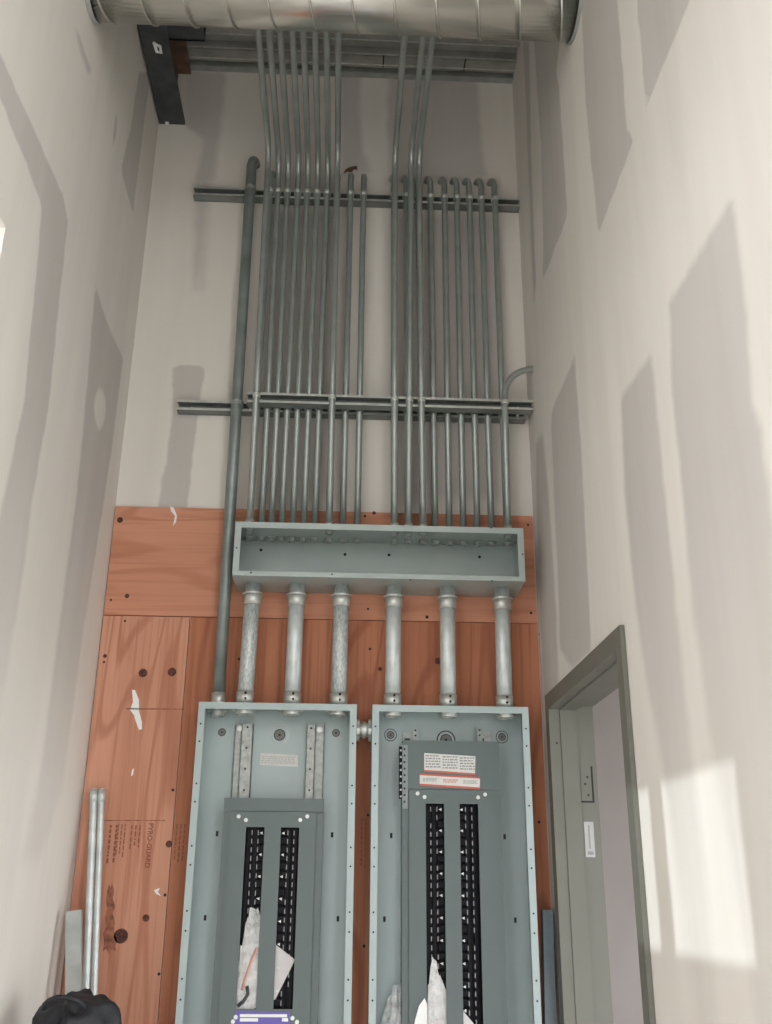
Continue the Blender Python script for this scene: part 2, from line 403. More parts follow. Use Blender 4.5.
struct('floor', MB().box(XL-.12, 2.7, YF-.12, 1.1, -.12, 0), 'concrete')
struct('ground_outside', MB().box(-30, 30, -34, 20, -.3, -.13), 'ground')
# corrugated deck: ribs run from wall to wall
sec = [(0.02, ZC+.04)]
y = 0.02
y0 = -.045
while y0 > YF:
    sec += [(y0+.014, ZC+.038), (y0, ZC), (y0-.062, ZC), (y0-.076, ZC+.038)]; y0 -= .152
sec.append((YF-.1, ZC+.038))
top = [(YF-.1, ZC+.09), (.02, ZC+.09)]
ce = struct('ceiling', MB().prism(sec+top, 0, XL-.1, XR+.1), 'deck')
t = MB(); t.box(XL, XR, -.03, -.026, ZC-.012, ZC+.036); t.box(XL, XR, -.03, 0, ZC-.014, ZC-.012)
part('deflection_track', t, 'strut', ce, 'galvanised wall track under the deck')
for y_, z_, h_ in ((-.064, ZC-.004, .006), (-.122, ZC-.004, .006), (-.196, ZC-.004, .006)):
    part('rib_edge', MB().box(XL, XR, y_, y_+.003, z_, z_+h_), 'zinc', ce)
for x in (-.02, .33):
    part('deck_mark', MB().box(x, x+.006, -.118, -.05, ZC-.0012, ZC-.0002), 'hole', ce)
# next room seen through the doorway
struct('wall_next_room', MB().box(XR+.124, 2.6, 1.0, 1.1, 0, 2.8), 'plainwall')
struct('wall_next_side', MB().box(2.6, 2.7, -2.3, 1.1, 0, .5).box(2.6, 2.7, -2.3, 1.1, 2.6, 2.8).box(2.6, 2.7, -2.3, -2.0, .5, 2.6).box(2.6, 2.7, .2, 1.1, .5, 2.6), 'plainwall')  # window gap added here so daylight reaches the left wall
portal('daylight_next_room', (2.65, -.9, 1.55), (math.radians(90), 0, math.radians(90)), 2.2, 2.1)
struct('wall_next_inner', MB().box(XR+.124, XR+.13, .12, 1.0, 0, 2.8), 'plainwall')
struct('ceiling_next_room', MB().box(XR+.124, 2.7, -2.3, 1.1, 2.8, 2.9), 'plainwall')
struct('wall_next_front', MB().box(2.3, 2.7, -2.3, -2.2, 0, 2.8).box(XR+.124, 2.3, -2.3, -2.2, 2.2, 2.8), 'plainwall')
portal('daylight_front', (-.2, YF-.06, 1.15), (math.radians(90), 0, 0), 1.08, 2.3)
portal('daylight_right', (XR+.06, (W3[0]+W3[1])/2, 2.15), (math.radians(90), 0, math.radians(90)), 1.88, 4.3)
portal('daylight_clerestory', (XL-.1, -1.855, 2.88), (math.radians(90), 0, math.radians(-90)), .97, .43)
# clerestory window high in the left wall: two panes with a mullion
fx0, fx1 = XL-.12, XL-.085
wn = struct('window_1', MB().box(fx0, fx1, -2.339, -2.327, 2.668, 3.1).box(fx0, fx1, -1.382, -1.37, 2.668, 3.1)
            .box(fx0, fx1, -2.339, -1.37, 3.09, 3.1).box(fx0, fx1, -2.339, -1.37, 2.668, 2.675), 'alum', 'high window with two panes in the left wall')
part('mullion', MB().box(fx0, fx1, -1.896, -1.816, 2.675, 3.09), 'alum', wn)
for a_, b_ in ((-2.327, -1.896), (-1.816, -1.382)):
    part('pane', MB().box(XL-.104, XL-.1, a_, b_, 2.675, 3.09), 'glass', wn)

portal('daylight_added_window', (XL-.1, (W2[0]+W2[1])/2, (W2[2]+W2[3])/2), (math.radians(90), 0, math.radians(-90)), W2[1]-W2[0], W2[3]-W2[2])
w2 = MB()
for y_ in (W2[0], W2[1]-.04): w2.box(fx0, fx1, y_, y_+.04, W2[2], W2[3])
for z_ in (W2[2], W2[3]-.04): w2.box(fx0, fx1, W2[0]+.04, W2[1]-.04, z_, z_+.04)
wn2 = struct('added_window', w2, 'alum', 'added tall window in the left wall beside the camera')
ym, zm = (W2[0]+W2[1])/2, 2.5
part('mullion', MB().box(fx0, fx1, ym-.025, ym+.025, W2[2]+.04, W2[3]-.04), 'alum', wn2)
for a_, b_ in ((W2[0]+.04, ym-.025), (ym+.025, W2[1]-.04)):
    part('pane', MB().box(XL-.104, XL-.1, a_, b_, W2[2]+.04, W2[3]-.04), 'glass', wn2)

# ------------------------------------------------------------------ door frame in the right wall
X0, X1 = .540, XR+.124+.011
prof = [(.0,0),( .0,.051),(.034,.051),(.036,.055),(.088,.055),(.088,.040),(X1-X0,.040),(X1-X0,0),(X1-X0-.01,0),(X1-X0-.01,.01),(.012,.01),(.012,0)]   # (x from room face, inset into opening)
YA, YB, ZT = -.112, -1.050, 2.240
fr = struct('door_1', MB().prism([(X0+x, YA-i) for x, i in prof], 2, 0, ZT), 'frame', 'olive grey primed steel door frame, no door hung')
part('strike_jamb', MB().prism([(X0+x, YB+i) for x, i in prof], 2, 0, ZT), 'frame', fr)
part('head', MB().prism([(ZT-i, X0+x) for x, i in prof], 1, YB+.051, YA-.051), 'frame', fr)
hz = 1.955
hp = part('hinge_plate', MB().box(X0+.094, X0+.128, YA-.0402, YA-.0415, hz-.052, hz+.052), 'frame', fr, 'bare hinge reinforcement plate with a dark cut-out edge')
part('cut_out', MB().box(X0+.128, X0+.134, YA-.0402, YA-.0408, hz-.055, hz+.055).box(X0+.092, X0+.134, YA-.0402, YA-.0408, hz-.057, hz-.052), 'hole', hp)
for dz in (-.034, 0, .0215):
    inst('screw_hole', 'hole6', lambda: MB().disc((0,0,0), 1, .0035, .001, 8), 'hole', hp, (X0+.108+(.008 if dz else 0), YA-.0416, hz+dz))
fl = part('fire_label', MB().box(X0+.096, X0+.126, YA-.0402, YA-.0408, 1.735, 1.84), 'paper_g', fr, 'small white label')
part('print_mark', MB().box(X0+.103, X0+.121, YA-.0408, YA-.0411, 1.742, 1.752).box(X0+.108, X0+.113, YA-.0408, YA-.0411, 1.76, 1.83), 'ink', fl)
inst('screw_hole', 'hole6', None, 'hole', fr, (X0+.022, YA-.0513, 2.08))

# ------------------------------------------------------------------ plywood backboard
WF = -.012          # front face of the plywood
xs = -.660
zj, zt_ = 2.5127, 2.917
def sheet(x0, x1, z0, z1, mt, label):
    return solid('plywood_sheet', MB().box(x0+.0015, x1-.0015, WF, -.0005, z0+.0015, z1-.0015), mt, label, 'plywood', ((x0+x1)/2, 0, z0), 'plywood backboard sheets')
p_top = sheet(XL+.002, XR-.004, zj, zt_, 'ply_top', 'horizontal salmon plywood strip behind the long pull box')
p_l = sheet(XL+.002, xs, .06, zj, 'ply_l', 'narrow salmon plywood sheet in the left corner with a white paint mark')
p_r = sheet(xs, XR-.004, .06, zj, 'ply_r', 'wide reddish plywood sheet behind both electrical panels')
def pdisc(parent, name, px, py, rpx, mt, ez=1.):
    c = at(px, py, 1, WF); r = rpx/300
    o = part(name, MB().tube([(c[0], WF-.0001, c[2]), (c[0], WF-.0007, c[2])], r, 14), mt, parent)
    return o
for px, py, r, nm, mt, pr in [(120,520,3.2,'knot','knot',p_top),(127,596,2.4,'knot','knot',p_top),(111,600,1.2,'screw','hole',p_top),
        (528,525,1.3,'screw','hole',p_top),(531,613,1.4,'screw','hole',p_top),(427,617,1.8,'screw','hole',p_top),(368,609,1.3,'screw','hole',p_top),
        (374,513,2.0,'knot','knot',p_top),(365,516,1.5,'knot','knot',p_top),
        (143,673,4.4,'knot','knot',p_l),(172,672,4.4,'knot','knot',p_l),(105,656,2.0,'knot','knot',p_l),(104,662,1.2,'screw','hole',p_l),(125,621,1.2,'screw','hole',p_l),
        (121,936,6.5,'knot','knot',p_l),(146,918,3.2,'knot','knot',p_l),(169,844,3.2,'knot','knot',p_l),(173,790,1.4,'screw','hole',p_l),(165,895,1.4,'screw','hole',p_l),(159,974,1.4,'screw','hole',p_l),
        (540,634,1.3,'screw','hole',p_r),(438,661,3.5,'knot','knot',p_r),(380,669,2.2,'knot','knot',p_r),(239,659,1.4,'screw','hole',p_r),(370,649,1.4,'screw','hole',p_r),(368,815,1.3,'screw','hole',p_r),(364,946,1.4,'screw','hole',p_r),(539,822,1.4,'screw','hole',p_r)]:
    pdisc(pr, nm, px, py, r, mt)
def pflat(parent, name, pts, mt, label=None, t=.0006):
    P = [at(x, y, 1, WF) for x, y in pts]
    return part(name, MB().poly([(p[0], WF-.0001, p[2]) for p in P], t), mt, parent, label)
pflat(p_l, 'paint_mark', [(132,690),(135,690),(139,700),(139,711),(142,722),(142,729),(139,730),(136,722),(134,715),(130,710),(133,702)], 'white', 'white paint smear')
pflat(p_l, 'paint_mark', [(132,770),(134,768),(133,775),(131,776)], 'white')
pflat(p_l, 'paint_mark', [(154,890),(160,888),(158,892),(161,896),(156,894)], 'white')
pflat(p_top, 'paint_mark', [(170,506),(174,508),(177,516),(176,522),(173,526),(175,516),(171,511)], 'white')
pflat(p_l, 'stain', [(107,892),(109,884),(111,888),(112,882),(114,891),(113,899),(115,906),(113,914),(115,923),(114,930),(117,941),(115,946),(116,951),(111,949),(109,954),(106,949),(103,951),(104,941),(103,934),(106,927),(105,918),(107,909),(106,900)], 'stain', 'dark brown resin stain')
pflat(p_l, 'pencil_line', [(126,708.2),(184,708.6),(184,709.8),(126,709.4)], 'stain')
pflat(p_l, 'pencil_line', [(88,820),(165,820),(165,821),(88,821)], 'stain')
def text_mesh(body, size):
    c = D.curves.new('lettering', 'FONT'); c.body = body; c.size = size; c.extrude = .0002; c.offset = size*.025
    o = D.objects.new('lettering_tmp', c); COL.objects.link(o)
    dg = bpy.context.evaluated_depsgraph_get(); me = D.meshes.new_from_object(o.evaluated_get(dg))
    D.objects.remove(o); D.curves.remove(c); return me
def stamp(parent, body, px, py, size, mt='stamp', down=True, y=WF):
    c = at(px, py, 1, y); me = text_mesh(body, size); me.materials.append(MT[mt])
    o = D.objects.new('lettering', me); COL.objects.link(o); o.parent = parent; p = ORG[parent]
    o.location = (c[0]-p[0], y-.0006-p[1], c[2]-p[2]); o.rotation_euler = (math.radians(90), math.radians(90) if down else 0, 0)
    return o
stamp(p_l, 'PYRO-GUARD', 149, 823, .0215)
def fine_print(parent, x0, x1, z0, z1, y, rows, mt, vertical=False, seed=1):
    """rows of unreadable small print as short strokes"""
    rn = random.Random(seed); mb = MB()
    for i in range(rows):
        if vertical:
            x = x0 + (i+.5)*(x1-x0)/rows; z = z1; h = (x1-x0)/rows*.17
            while z > z0+.01:
                l = rn.uniform(.006, .018); mb.box(x-h, x+h, y-.0004, y-.0001, max(z0, z-l), z); z -= l+.004
        else:
            z = z0 + (i+.5)*(z1-z0)/rows; x = x0; h = (z1-z0)/rows*.25
            while x < x1-.004:
                l = rn.uniform(.004, .012); mb.box(x, min(x1, x+l), y-.0004, y-.0001, z-h, z+h); x += l+.0025
    return part('fine_print', mb, mt, parent, kind='stuff')
a, b = at(108, 825, 1, WF), at(116, 865, 1, WF); fine_print(p_l, a[0], b[0], b[2], a[2], WF, 2, 'stamp', True, 3)
a, b = at(117, 824, 1, WF), at(124, 858, 1, WF); fine_print(p_l, a[0], b[0], b[2], a[2], WF, 3, 'stamp', True, 4)
a, b = at(130, 825, 1, WF), at(140, 850, 1, WF); fine_print(p_l, a[0], b[0], b[2], a[2], WF, 3, 'stamp', True, 5)
a, b = at(360, 818, 1, WF), at(367, 868, 1, WF); fine_print(p_r, a[0], b[0], b[2], a[2], WF, 2, 'stamp', True, 7)
a, b = at(175, 824, 1, WF), at(184, 864, 1, WF); fine_print(p_r, a[0], b[0], b[2], a[2], WF, 3, 'stamp', True, 6)

# ------------------------------------------------------------------ steel beam, duct
bm = thing('steel_beam', 'dark steel beam at the top left corner under the metal deck', 'beam', (-.904, 0, 4.65))
part('flange', MB().box(-.955, -.849, YF+.005, 0, 4.65, 4.664), 'steel', bm)
part('web', MB().box(-.909, -.899, YF+.005, 0, 4.664, 4.94), 'rust', bm)
part('bearing_plate', MB().box(-.955, -.845, -.42, 0, 4.925, 4.94), 'rust', bm, 'brown primed plate under the deck')
part('cross_angle', MB().box(-.955, -.72, -.47, -.40, 4.70, 4.71).box(-.955, -.72, -.41, -.40, 4.70, 4.77), 'steel', bm)
part('patch', MB().box(-.93, -.915, -.015, -.0, 4.6485, 4.65), 'white', bm)
part('tape_scrap', MB().tube([(-.905,-.44,4.645),(-.90,-.40,4.64),(-.885,-.39,4.645),(-.885,-.42,4.648),(-.90,-.43,4.645)], .006, 8), 'white', bm, 'white plastic scrap')
DY, DZ, DR = -1.05, 4.272, .126
du = thing('spiral_duct', 'round spiral-seam metal duct crossing the top of the shaft', 'duct', (-.2, DY, DZ-DR))
part('duct_shell', MB().tube([(XL-.05, DY, DZ), (XR+.05, DY, DZ)], DR, 48), 'duct', du)
pitch = .129; k = 0; x = XL-.02
while x < XR+.14:
    pts = []
    for j in range(37):
        an = 2*math.pi*j/36; xx = x - pitch*j/36
        if XL-.01 < xx < XR+.02: pts.append((xx, DY+(DR+.001)*math.sin(an), DZ+(DR+.001)*math.cos(an)))
    if len(pts) > 3: part('lock_seam', MB().tube(pts, .0042, 6), 'duct', du)
    x += pitch
part('wall_collar', MB().ring((XL+.008, DY, DZ), 0, DR+.005, DR+.001, .014, 40), 'paper_g', du, 'pale sealant ring at the left wall')
part('wall_collar', MB().ring((XR-.006, DY, DZ), 0, DR+.006, DR+.001, .010, 40), 'strut', du)

# ------------------------------------------------------------------ strut channels
def channel(mb, x0, x1, yb, yf, zc, h=.0413, t=.0026):
    s = 1 if yf < yb else -1
    mb.box(x0, x1, yb, yb-s*t, zc-h/2, zc+h/2)
    for q in (-1, 1):
        z = zc+q*h/2
        mb.box(x0, x1, yb, yf, z, z-q*t); mb.box(x0, x1, yf, yf+s*t, z, z-q*.0095)
        mb.box(x0, x1, yf, yf+s*.008, z-q*.0095, z-q*.0075)
    return mb
YB1, YF1 = -.0005, -.0415
Z1, Z2 = 4.282, 3.313
xa, xb = at(193, 195, 1, -.0415)[0], at(523, 207, 1, -.0415)[0]
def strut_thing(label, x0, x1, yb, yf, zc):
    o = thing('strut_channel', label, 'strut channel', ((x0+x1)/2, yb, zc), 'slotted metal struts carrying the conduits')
    part('channel', channel(MB(), x0, x1, yb, yf, zc), 'strut_shade', o)
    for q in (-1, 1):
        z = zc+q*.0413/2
        part('lip', MB().box(x0, x1, yf-.0006, yf, z, z-q*.0098), 'bright', o)  # lighter strip over each lip, set against the painted shade inside
    s = []
    x = x0+.03
    while x < x1-.04:
        s.append(x); x += .0508
    for x in s:
        inst('slot', 'slot', lambda: MB().box(-.014, .014, -.0003, 0, -.007, .007), 'hole', o, (x, yb-.0027, zc))
    for x in (x0+.05, x1-.05):
        inst('bolt', 'bolt', lambda: MB().tube([(0,0,0),(0,-.007,0)], .009, 6, smooth=False).tube([(0,-.007,0),(0,-.014,0)], .004, 8), 'zinc', o, (x, yb-.0026, zc))
    return o
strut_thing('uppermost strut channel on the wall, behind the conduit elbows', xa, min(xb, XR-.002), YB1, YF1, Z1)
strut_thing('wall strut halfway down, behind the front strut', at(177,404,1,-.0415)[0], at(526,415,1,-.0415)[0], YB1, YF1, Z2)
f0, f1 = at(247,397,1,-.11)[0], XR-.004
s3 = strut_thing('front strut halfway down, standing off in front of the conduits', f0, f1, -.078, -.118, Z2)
for x in (f0+.008, f1-.05):
    part('standoff', MB().box(x-.004 if x < 0 else x, x+.004 if x < 0 else x+.008, -.0415, -.078, Z2-.012, Z2+.012), 'zinc', s3)

# ------------------------------------------------------------------ pull box
BX0, BX1, BZ0, BZ1, BYF, BYB = -.504, .476, 2.607, 2.7975, -.2, WF-.0005
bt = .002
pb = thing('pull_box', 'long open grey metal pull box mounted across the plywood', 'electrical box', ((BX0+BX1)/2, BYB, BZ0))
part('back_plate', MB().box(BX0, BX1, BYB, BYB-bt, BZ0, BZ1), 'boxpaint', pb)
part('top_wall', MB().box(BX0, BX1, BYF, BYB, BZ1-bt, BZ1), 'boxpaint', pb)
part('bottom_wall', MB().box(BX0, BX1, BYF, BYB, BZ0, BZ0+bt), 'boxpaint', pb)
for x in (BX0, BX1-bt):
    part('side_wall', MB().box(x, x+bt, BYF, BYB, BZ0+bt, BZ1-bt), 'boxpaint', pb)
lw = .021
part('flange', MB().box(BX0, BX1, BYF-.002, BYF, BZ1-lw, BZ1), 'boxpaint', pb)
part('flange', MB().box(BX0, BX1, BYF-.002, BYF, BZ0, BZ0+lw*.8), 'boxpaint', pb)
for x in (BX0, BX1-lw):
    part('flange', MB().box(x, x+lw, BYF-.002, BYF, BZ0+lw*.8, BZ1-lw), 'boxpaint', pb)
hole5 = lambda: MB().disc((0,0,0), 1, .0029, .0012, 10)
for px, py in [(261,550),(345,554.5),(389,555),(479.5,557)]:
    c = at(px, py, 1, BYB-bt); inst('mounting_hole', 'hole8', lambda: MB().disc((0,0,0), 1, .0055, .0012, 10), 'hole', pb, (c[0], BYB-bt-.0006, c[2]))
for px, py in [(251,573),(332,574.5),(410,580),(492,581),(236.5,548),(522.5,554.5),(333,523.5),(491,528)]:
    c = at(px, py, 1, BYF); inst('screw_hole', 'hole5', hole5, 'hole', pb, (c[0], BYF-.0023, c[2]))

# ------------------------------------------------------------------ conduits
def arc(c, r, u, v, a0, a1, n=8):
    c, u, v = map(lambda q: np.array(q, float), (c, u, v))
    return [c + r*(math.cos(t)*u + math.sin(t)*v) for t in np.linspace(a0, a1, n)]
RC = .0119
def nut_build(r): return lambda: MB().ring((0,0,0), 2, r*1.3, r*.95, .004, 16, 4, r*.16).ring((0,0,-.006), 2, r*1.02, r*.8, .010, 14)
def conn_build(r): return lambda: MB().tube([(0,0,0),(0,0,.008)], r*1.55, 8, smooth=False).tube([(0,0,.008),(0,0,.032)], r*1.22, 14)
def strap_build(r, sx=1):
    def b():
        mb = MB(); n = 9; t = .002; h = .016
        vs = []
        for z in (-h/2, h/2):
            for R_ in (r+.0004, r+t):
                for j in range(n):
                    an = math.pi*j/(n-1); vs.append((R_*math.cos(an), -R_*math.sin(an), z))
        fs = []
        for j in range(n-1):
            fs += [(j,j+1,n+j+1,n+j),(2*n+j,3*n+j,3*n+j+1,2*n+j+1),(n+j,n+j+1,3*n+j+1,3*n+j),(j,2*n+j,2*n+j+1,j+1)]
        mb.add(vs, fs)
        mb.box(r, r+t, 0, r*1.1, -h/2, h/2); mb.box(-r-t, -r, 0, r*1.1, -h/2, h/2)
        mb.box(-.006, .006, -r-.009, -r-t+.0005, -.004, .004)                # pinched ears in front
        mb.tube([(-.009, -r-.006, 0), (.009, -r-.006, 0)], .0032, 8)
        return mb
    return b
ORD = ['leftmost','second','third','fourth','fifth','sixth','seventh','eighth','ninth','tenth']
def conduit(label, pts, r, group, base, straps=(), mt='emt', nut=True, conn=True, ny=None):
    o = thing('conduit', label, 'conduit', base, group)
    part('tube', MB().tube(pts, r, 14), mt, o)
    if nut: inst('locknut', ('nut', r), nut_build(r), 'strut', o, (base[0], base[1], BZ1-bt-.0035))
    if conn: inst('connector', ('conn', r), conn_build(r), 'zinc', o, (base[0], base[1], BZ1+.0005))
    for s_ in straps: inst('strap', ('strap', r), strap_build(r), 'bright', o, s_)
    return o
def lerp(a, b, t): return a+(b-a)*t
YR, YFR, ZR = -.0415-RC-.0006, -.118-RC-.0006, 4.425
ztop = at(300, 182, 1, YR)[2]
def path_up(xb_, xt, yv, run_to):
    """rises from the box, turns 90 degrees below the deck and runs back over the duct"""
    r = .10; zb = BZ1-.012
    p = [(xb_, yv, zb), (lerp(xb_, xt, .5), yv, lerp(zb, ZR-r, .5)), (xt, yv, ZR-r)]
    p += [tuple(q) for q in arc((xt, yv-r, ZR-r), r, (0,1,0), (0,0,1), 0, math.pi/2, 9)][1:]
    return p + [(xt, run_to, ZR)]
def path_hook(xb_, xt, yv, zh=4.402, kick=-.006):
    r = -yv; zb = BZ1-.012
    p = [(xb_, yv, zb), (lerp(xb_, xt, .5), yv, lerp(zb, zh-r, .5)), (xt, yv, zh-r)]
    q = arc((xt, yv+r, zh-r), r, (0,-1,0), (0,0,1), 0, math.pi/2, 9)
    return p + [(q_[0]+kick*i/8, q_[1], q_[2]) for i, q_ in enumerate(q)][1:] + [(xt+kick, .03, zh)]
LBOT = [250,262,272,282,293,304,315,329,343,357.5]
LTOP = [270,277.5,287,297.5,307,317,327,337,350.5,363.5]
RBOT = [394,408,423,435,449,463,477,491,506.5]
RTOP = [393.5,406,418,430.5,444.7,457,469.6,481.6,495]
GL, GR = 'rear conduits of the left bank', 'rear conduits of the right bank'
def xz(px, py, Y): return at(px, py, 1, Y)[0]
for i in range(10):
    x0_, x1_ = xz(LBOT[i], 519, YR), xz(LTOP[i], 196, YR)
    st = [(x1_, YR, Z1), (lerp(x0_, x1_, (Z2-BZ1)/(Z1-BZ1)), YR, Z2)]
    if 1 <= i <= 6:
        lab = f'{ORD[i]} conduit from left in the left bank, elbowing at the top over the duct'
        conduit(lab, path_up(x0_, x1_, YR, YF+.01), RC, GL, (x0_, YR, BZ1-.012), st)
    else:
        lab = {0:'leftmost rear conduit of the left bank, hooking into the wall behind another',
               7:'rear conduit behind the right-hand front conduit of the left bank, hooking into the wall',
               8:'second last conduit of the left bank, hooking into the wall beside a torn hole',
               9:'rightmost conduit of the left bank, ending in a hook into the wall'}[i]
        conduit(lab, path_hook(x0_, x1_, YR, kick=.002), RC, GL, (x0_, YR, BZ1-.012), st)
for i in range(9):
    x0_, x1_ = xz(RBOT[i], 519, YR), xz(RTOP[i], 203, YR)
    st = [(x1_, YR, Z1), (lerp(x0_, x1_, (Z2-BZ1)/(Z1-BZ1)), YR, Z2)]
    if i < 3: lab = f'{ORD[i]} rear conduit of the right bank, hooking into the wall behind a front conduit'
    elif i == 8: lab = 'rightmost rear conduit of the right bank, hooking left into the wall at the top'
    else: lab = f'{ORD[i]} conduit from left in the right bank, hooking into the wall'
    conduit(lab, path_hook(x0_, x1_, YR, kick=-.012 if i > 2 else -.006), RC, GR, (x0_, YR, BZ1-.012), st)
GF = 'front conduits strapped on the standing-off strut'
for px0, px1, lab in [(250,268,'leftmost front conduit of the left bank, strapped to the front strut'),
                      (329.5,337.5,'right-hand front conduit of the left bank, strapped to the front strut'),
                      (394.5,395,'leftmost of the three front conduits of the right bank that elbow over the duct'),
                      (408.5,411,'middle of the three front conduits of the right bank that elbow over the duct'),
                      (423,419,'rightmost of the three front conduits of the right bank that elbow over the duct')]:
    x0_, x1_ = xz(px0, 521, YFR), xz(px1, 165, YFR)
    conduit(lab, path_up(x0_, x1_, YFR, YF+.01), RC, GF, (x0_, YFR, BZ1-.012), [(lerp(x0_, x1_, (Z2-BZ1)/(ZR-.1-BZ1)), YFR, Z2)])
x0_, x1_ = xz(507.5, 522, YFR), xz(504.8, 402, YFR)
r = XR-x1_+.002
pts = [(x0_, YFR, BZ1-.012), (x1_, YFR, Z2+.03)] + [tuple(q) for q in arc((x1_+r, YFR, Z2+.03), r, (-1,0,0), (0,0,1), 0, math.pi/2, 10)][1:] + [(XR+.03, YFR, Z2+.03+r)]
conduit('rightmost front conduit, bending right into the side wall above the front strut', pts, RC, GF, (x0_, YFR, BZ1-.012), [(x1_, YFR, Z2)])

PT, PD = 2.1966, .146        # top of the panels, their depth
# big conduit left of the box
KY = -.0415-.0215
kx0, kx1 = xz(219, 690, KY), xz(250, 190, KY)
kr = .0205
kz = at(254, 162, 1, -.02)[2]
o = thing('large_conduit', 'thick conduit left of the pull box, rising from the left panel into a wall hole', 'conduit', (kx0, KY, PT+.001))
hook = arc((kx1, KY+.06, kz-.06), .06, (0,-1,0), (0,0,1), 0, math.pi/2, 9)
part('tube', MB().tube([(kx0, KY, PT-.014), (lerp(kx0, kx1, .5), KY, lerp(PT, kz-.06, .5)), (kx1, KY, kz-.06)] + [tuple(q+np.array([.008*i/8, 0, 0])) for i, q in enumerate(hook)][1:] + [(kx1+.008, .04, kz)], kr, 20), 'emt_dark', o)
part('connector', MB().tube([(kx0, KY, PT+.001), (kx0, KY, PT+.045)], kr*1.17, 20).ring((kx0, KY, PT+.007), 2, kr*1.4, kr*1.1, .012, 8), 'zinc', o)
part('locknut', MB().ring((kx0, KY, PT-.014), 2, kr*1.45, kr*.97, .009, 24, 5, .004).ring((kx0, KY, PT-.024), 2, kr*1.1, kr*.8, .014, 24), 'zinc', o)
for z, px in ((Z1, 247), (Z2, 236)):
    tt = (z-PT)/(kz-.06-PT); inst('strap', ('strap', kr), strap_build(kr), 'strut', o, (lerp(kx0, kx1, tt), KY, z))
# six large nipples between box and panels
SY, SRr = -.105, .0262
wear = ['speckled with dull zinc wear', 'with a smooth pale finish', 'speckled with dull patches']
for i, (pxt, pxb) in enumerate([(252.5,245.5),(296.5,292.6),(341.3,338.8),(393.8,392.6),(447.4,448),(502.2,504)]):
    x0_, x1_ = xz(pxt, 600, SY), xz(pxb, 690, SY)
    where = ['leftmost thick', 'middle thick', 'right-hand thick'][i % 3]
    lab = f'{where} conduit between the pull box and the {"left" if i < 3 else "right"} panel'
    o = thing('riser_conduit', lab, 'conduit', (x1_, SY, PT+.001), 'thick conduits between the pull box and the panels')
    part('tube', MB().tube([(x1_, SY, PT-.012), (x0_, SY, BZ0+.014)], SRr, 24), 'rigid_worn' if i in (0, 2) else 'rigid', o)
    part('connector', MB().tube([(x1_, SY, PT+.001), (x1_, SY, PT+.042)], SRr*1.10, 24), 'zinc', o)
    for q in (-.008, .010):
        inst('set_screw', 'setscrew', lambda: MB().tube([(0,0,0),(0,-.006,0)], .004, 8), 'hole', o, (x1_+.004, SY-SRr*1.08, PT+.024+q))
    part('connector', MB().tube([(x0_, SY, BZ0-.075), (x0_, SY, BZ0-.034)], SRr*1.14, 24).tube([(x0_, SY, BZ0-.034), (x0_, SY, BZ0-.001)], SRr*.98, 24).ring((x0_, SY, BZ0-.037), 2, SRr*1.36, SRr*.9, .006, 24), 'zinc', o)
    part('locknut', MB().ring((x1_, SY, PT-.014), 2, SRr*1.42, SRr*.98, .009, 24, 5, .004).ring((x1_, SY, PT-.024), 2, SRr*1.1, SRr*.82, .014, 24), 'zinc', o)

# ------------------------------------------------------------------ electrical panels
PZ0 = .86
def knockout(parent, px, py, rpx, half=False):
    c = at(px, py, 1, WF-.003); r = rpx/305
    k_ = part('knockout', MB().ring((c[0], WF-.0035, c[2]), 1, r, r*.72, .002, 24), 'paint', parent)
    part('slug', MB().disc((c[0], WF-.0032, c[2]), 1, r*.62, .002, 20), 'slug', k_)
    part('knockout_gap', MB().ring((c[0], WF-.0030, c[2]), 1, r*.72, r*.6, .0018, 24).disc((c[0], WF-.0046, c[2]), 1, r*.16, .001, 10), 'hole', k_)
    part('knockout_rim', MB().ring((c[0], WF-.0030, c[2]), 1, r*1.14, r, .0012, 24), 'hole' if half else 'strut', k_)
def panel(x0, x1, label):
    b = WF-.0005; f = -PD; t = .0018; lip = .0215
    o = thing('panelboard', label, 'electrical panel', ((x0+x1)/2, b, PZ0), 'open electrical panels on the plywood')
    part('back_plate', MB().box(x0, x1, b, b-t, PZ0, PT), 'paint', o)
    part('top_wall', MB().box(x0, x1, f, b-t, PT-t, PT), 'paint', o)
    part('bottom_wall', MB().box(x0, x1, f, b-t, PZ0, PZ0+t), 'paint', o)
    for x in (x0, x1-t): part('side_wall', MB().box(x, x+t, f, b-t, PZ0+t, PT-t), 'paint', o)
    part('flange', MB().box(x0, x1, f-.002, f, PT-lip, PT), 'paint', o)
    part('flange', MB().box(x0, x1, f-.002, f, PZ0, PZ0+lip), 'paint', o)
    for x in (x0, x1-lip):
        part('flange', MB().box(x, x+lip, f-.002, f, PZ0+lip, PT-lip), 'paint', o)
        z = PT-.07; k = 0
        while z > 1.2:
            inst('screw_hole', 'hole5', hole5, 'hole', o, (x+lip/2, f-.0024, z)); z -= .055 if k % 2 == 0 else .13; k += 1
    for x, z in [(x0+.07, 1.80), (x1-.07, 1.80), (x0+.05, 1.55), (x1-.045, 1.55)]:
        inst('slot_hole', 'slothole', lambda: MB().box(-.004, .004, -.0006, 0, -.008, .008), 'hole', o, (x, b-t, z))
    return o
P1 = panel(-.5895, -.0815, 'left open electrical panel with galvanised rails above its dark inner cover')
P2 = panel(-.0309, .4771, 'right open electrical panel with red-edged warning labels on its inner cover')
CF = -.112                 # front of the inner covers
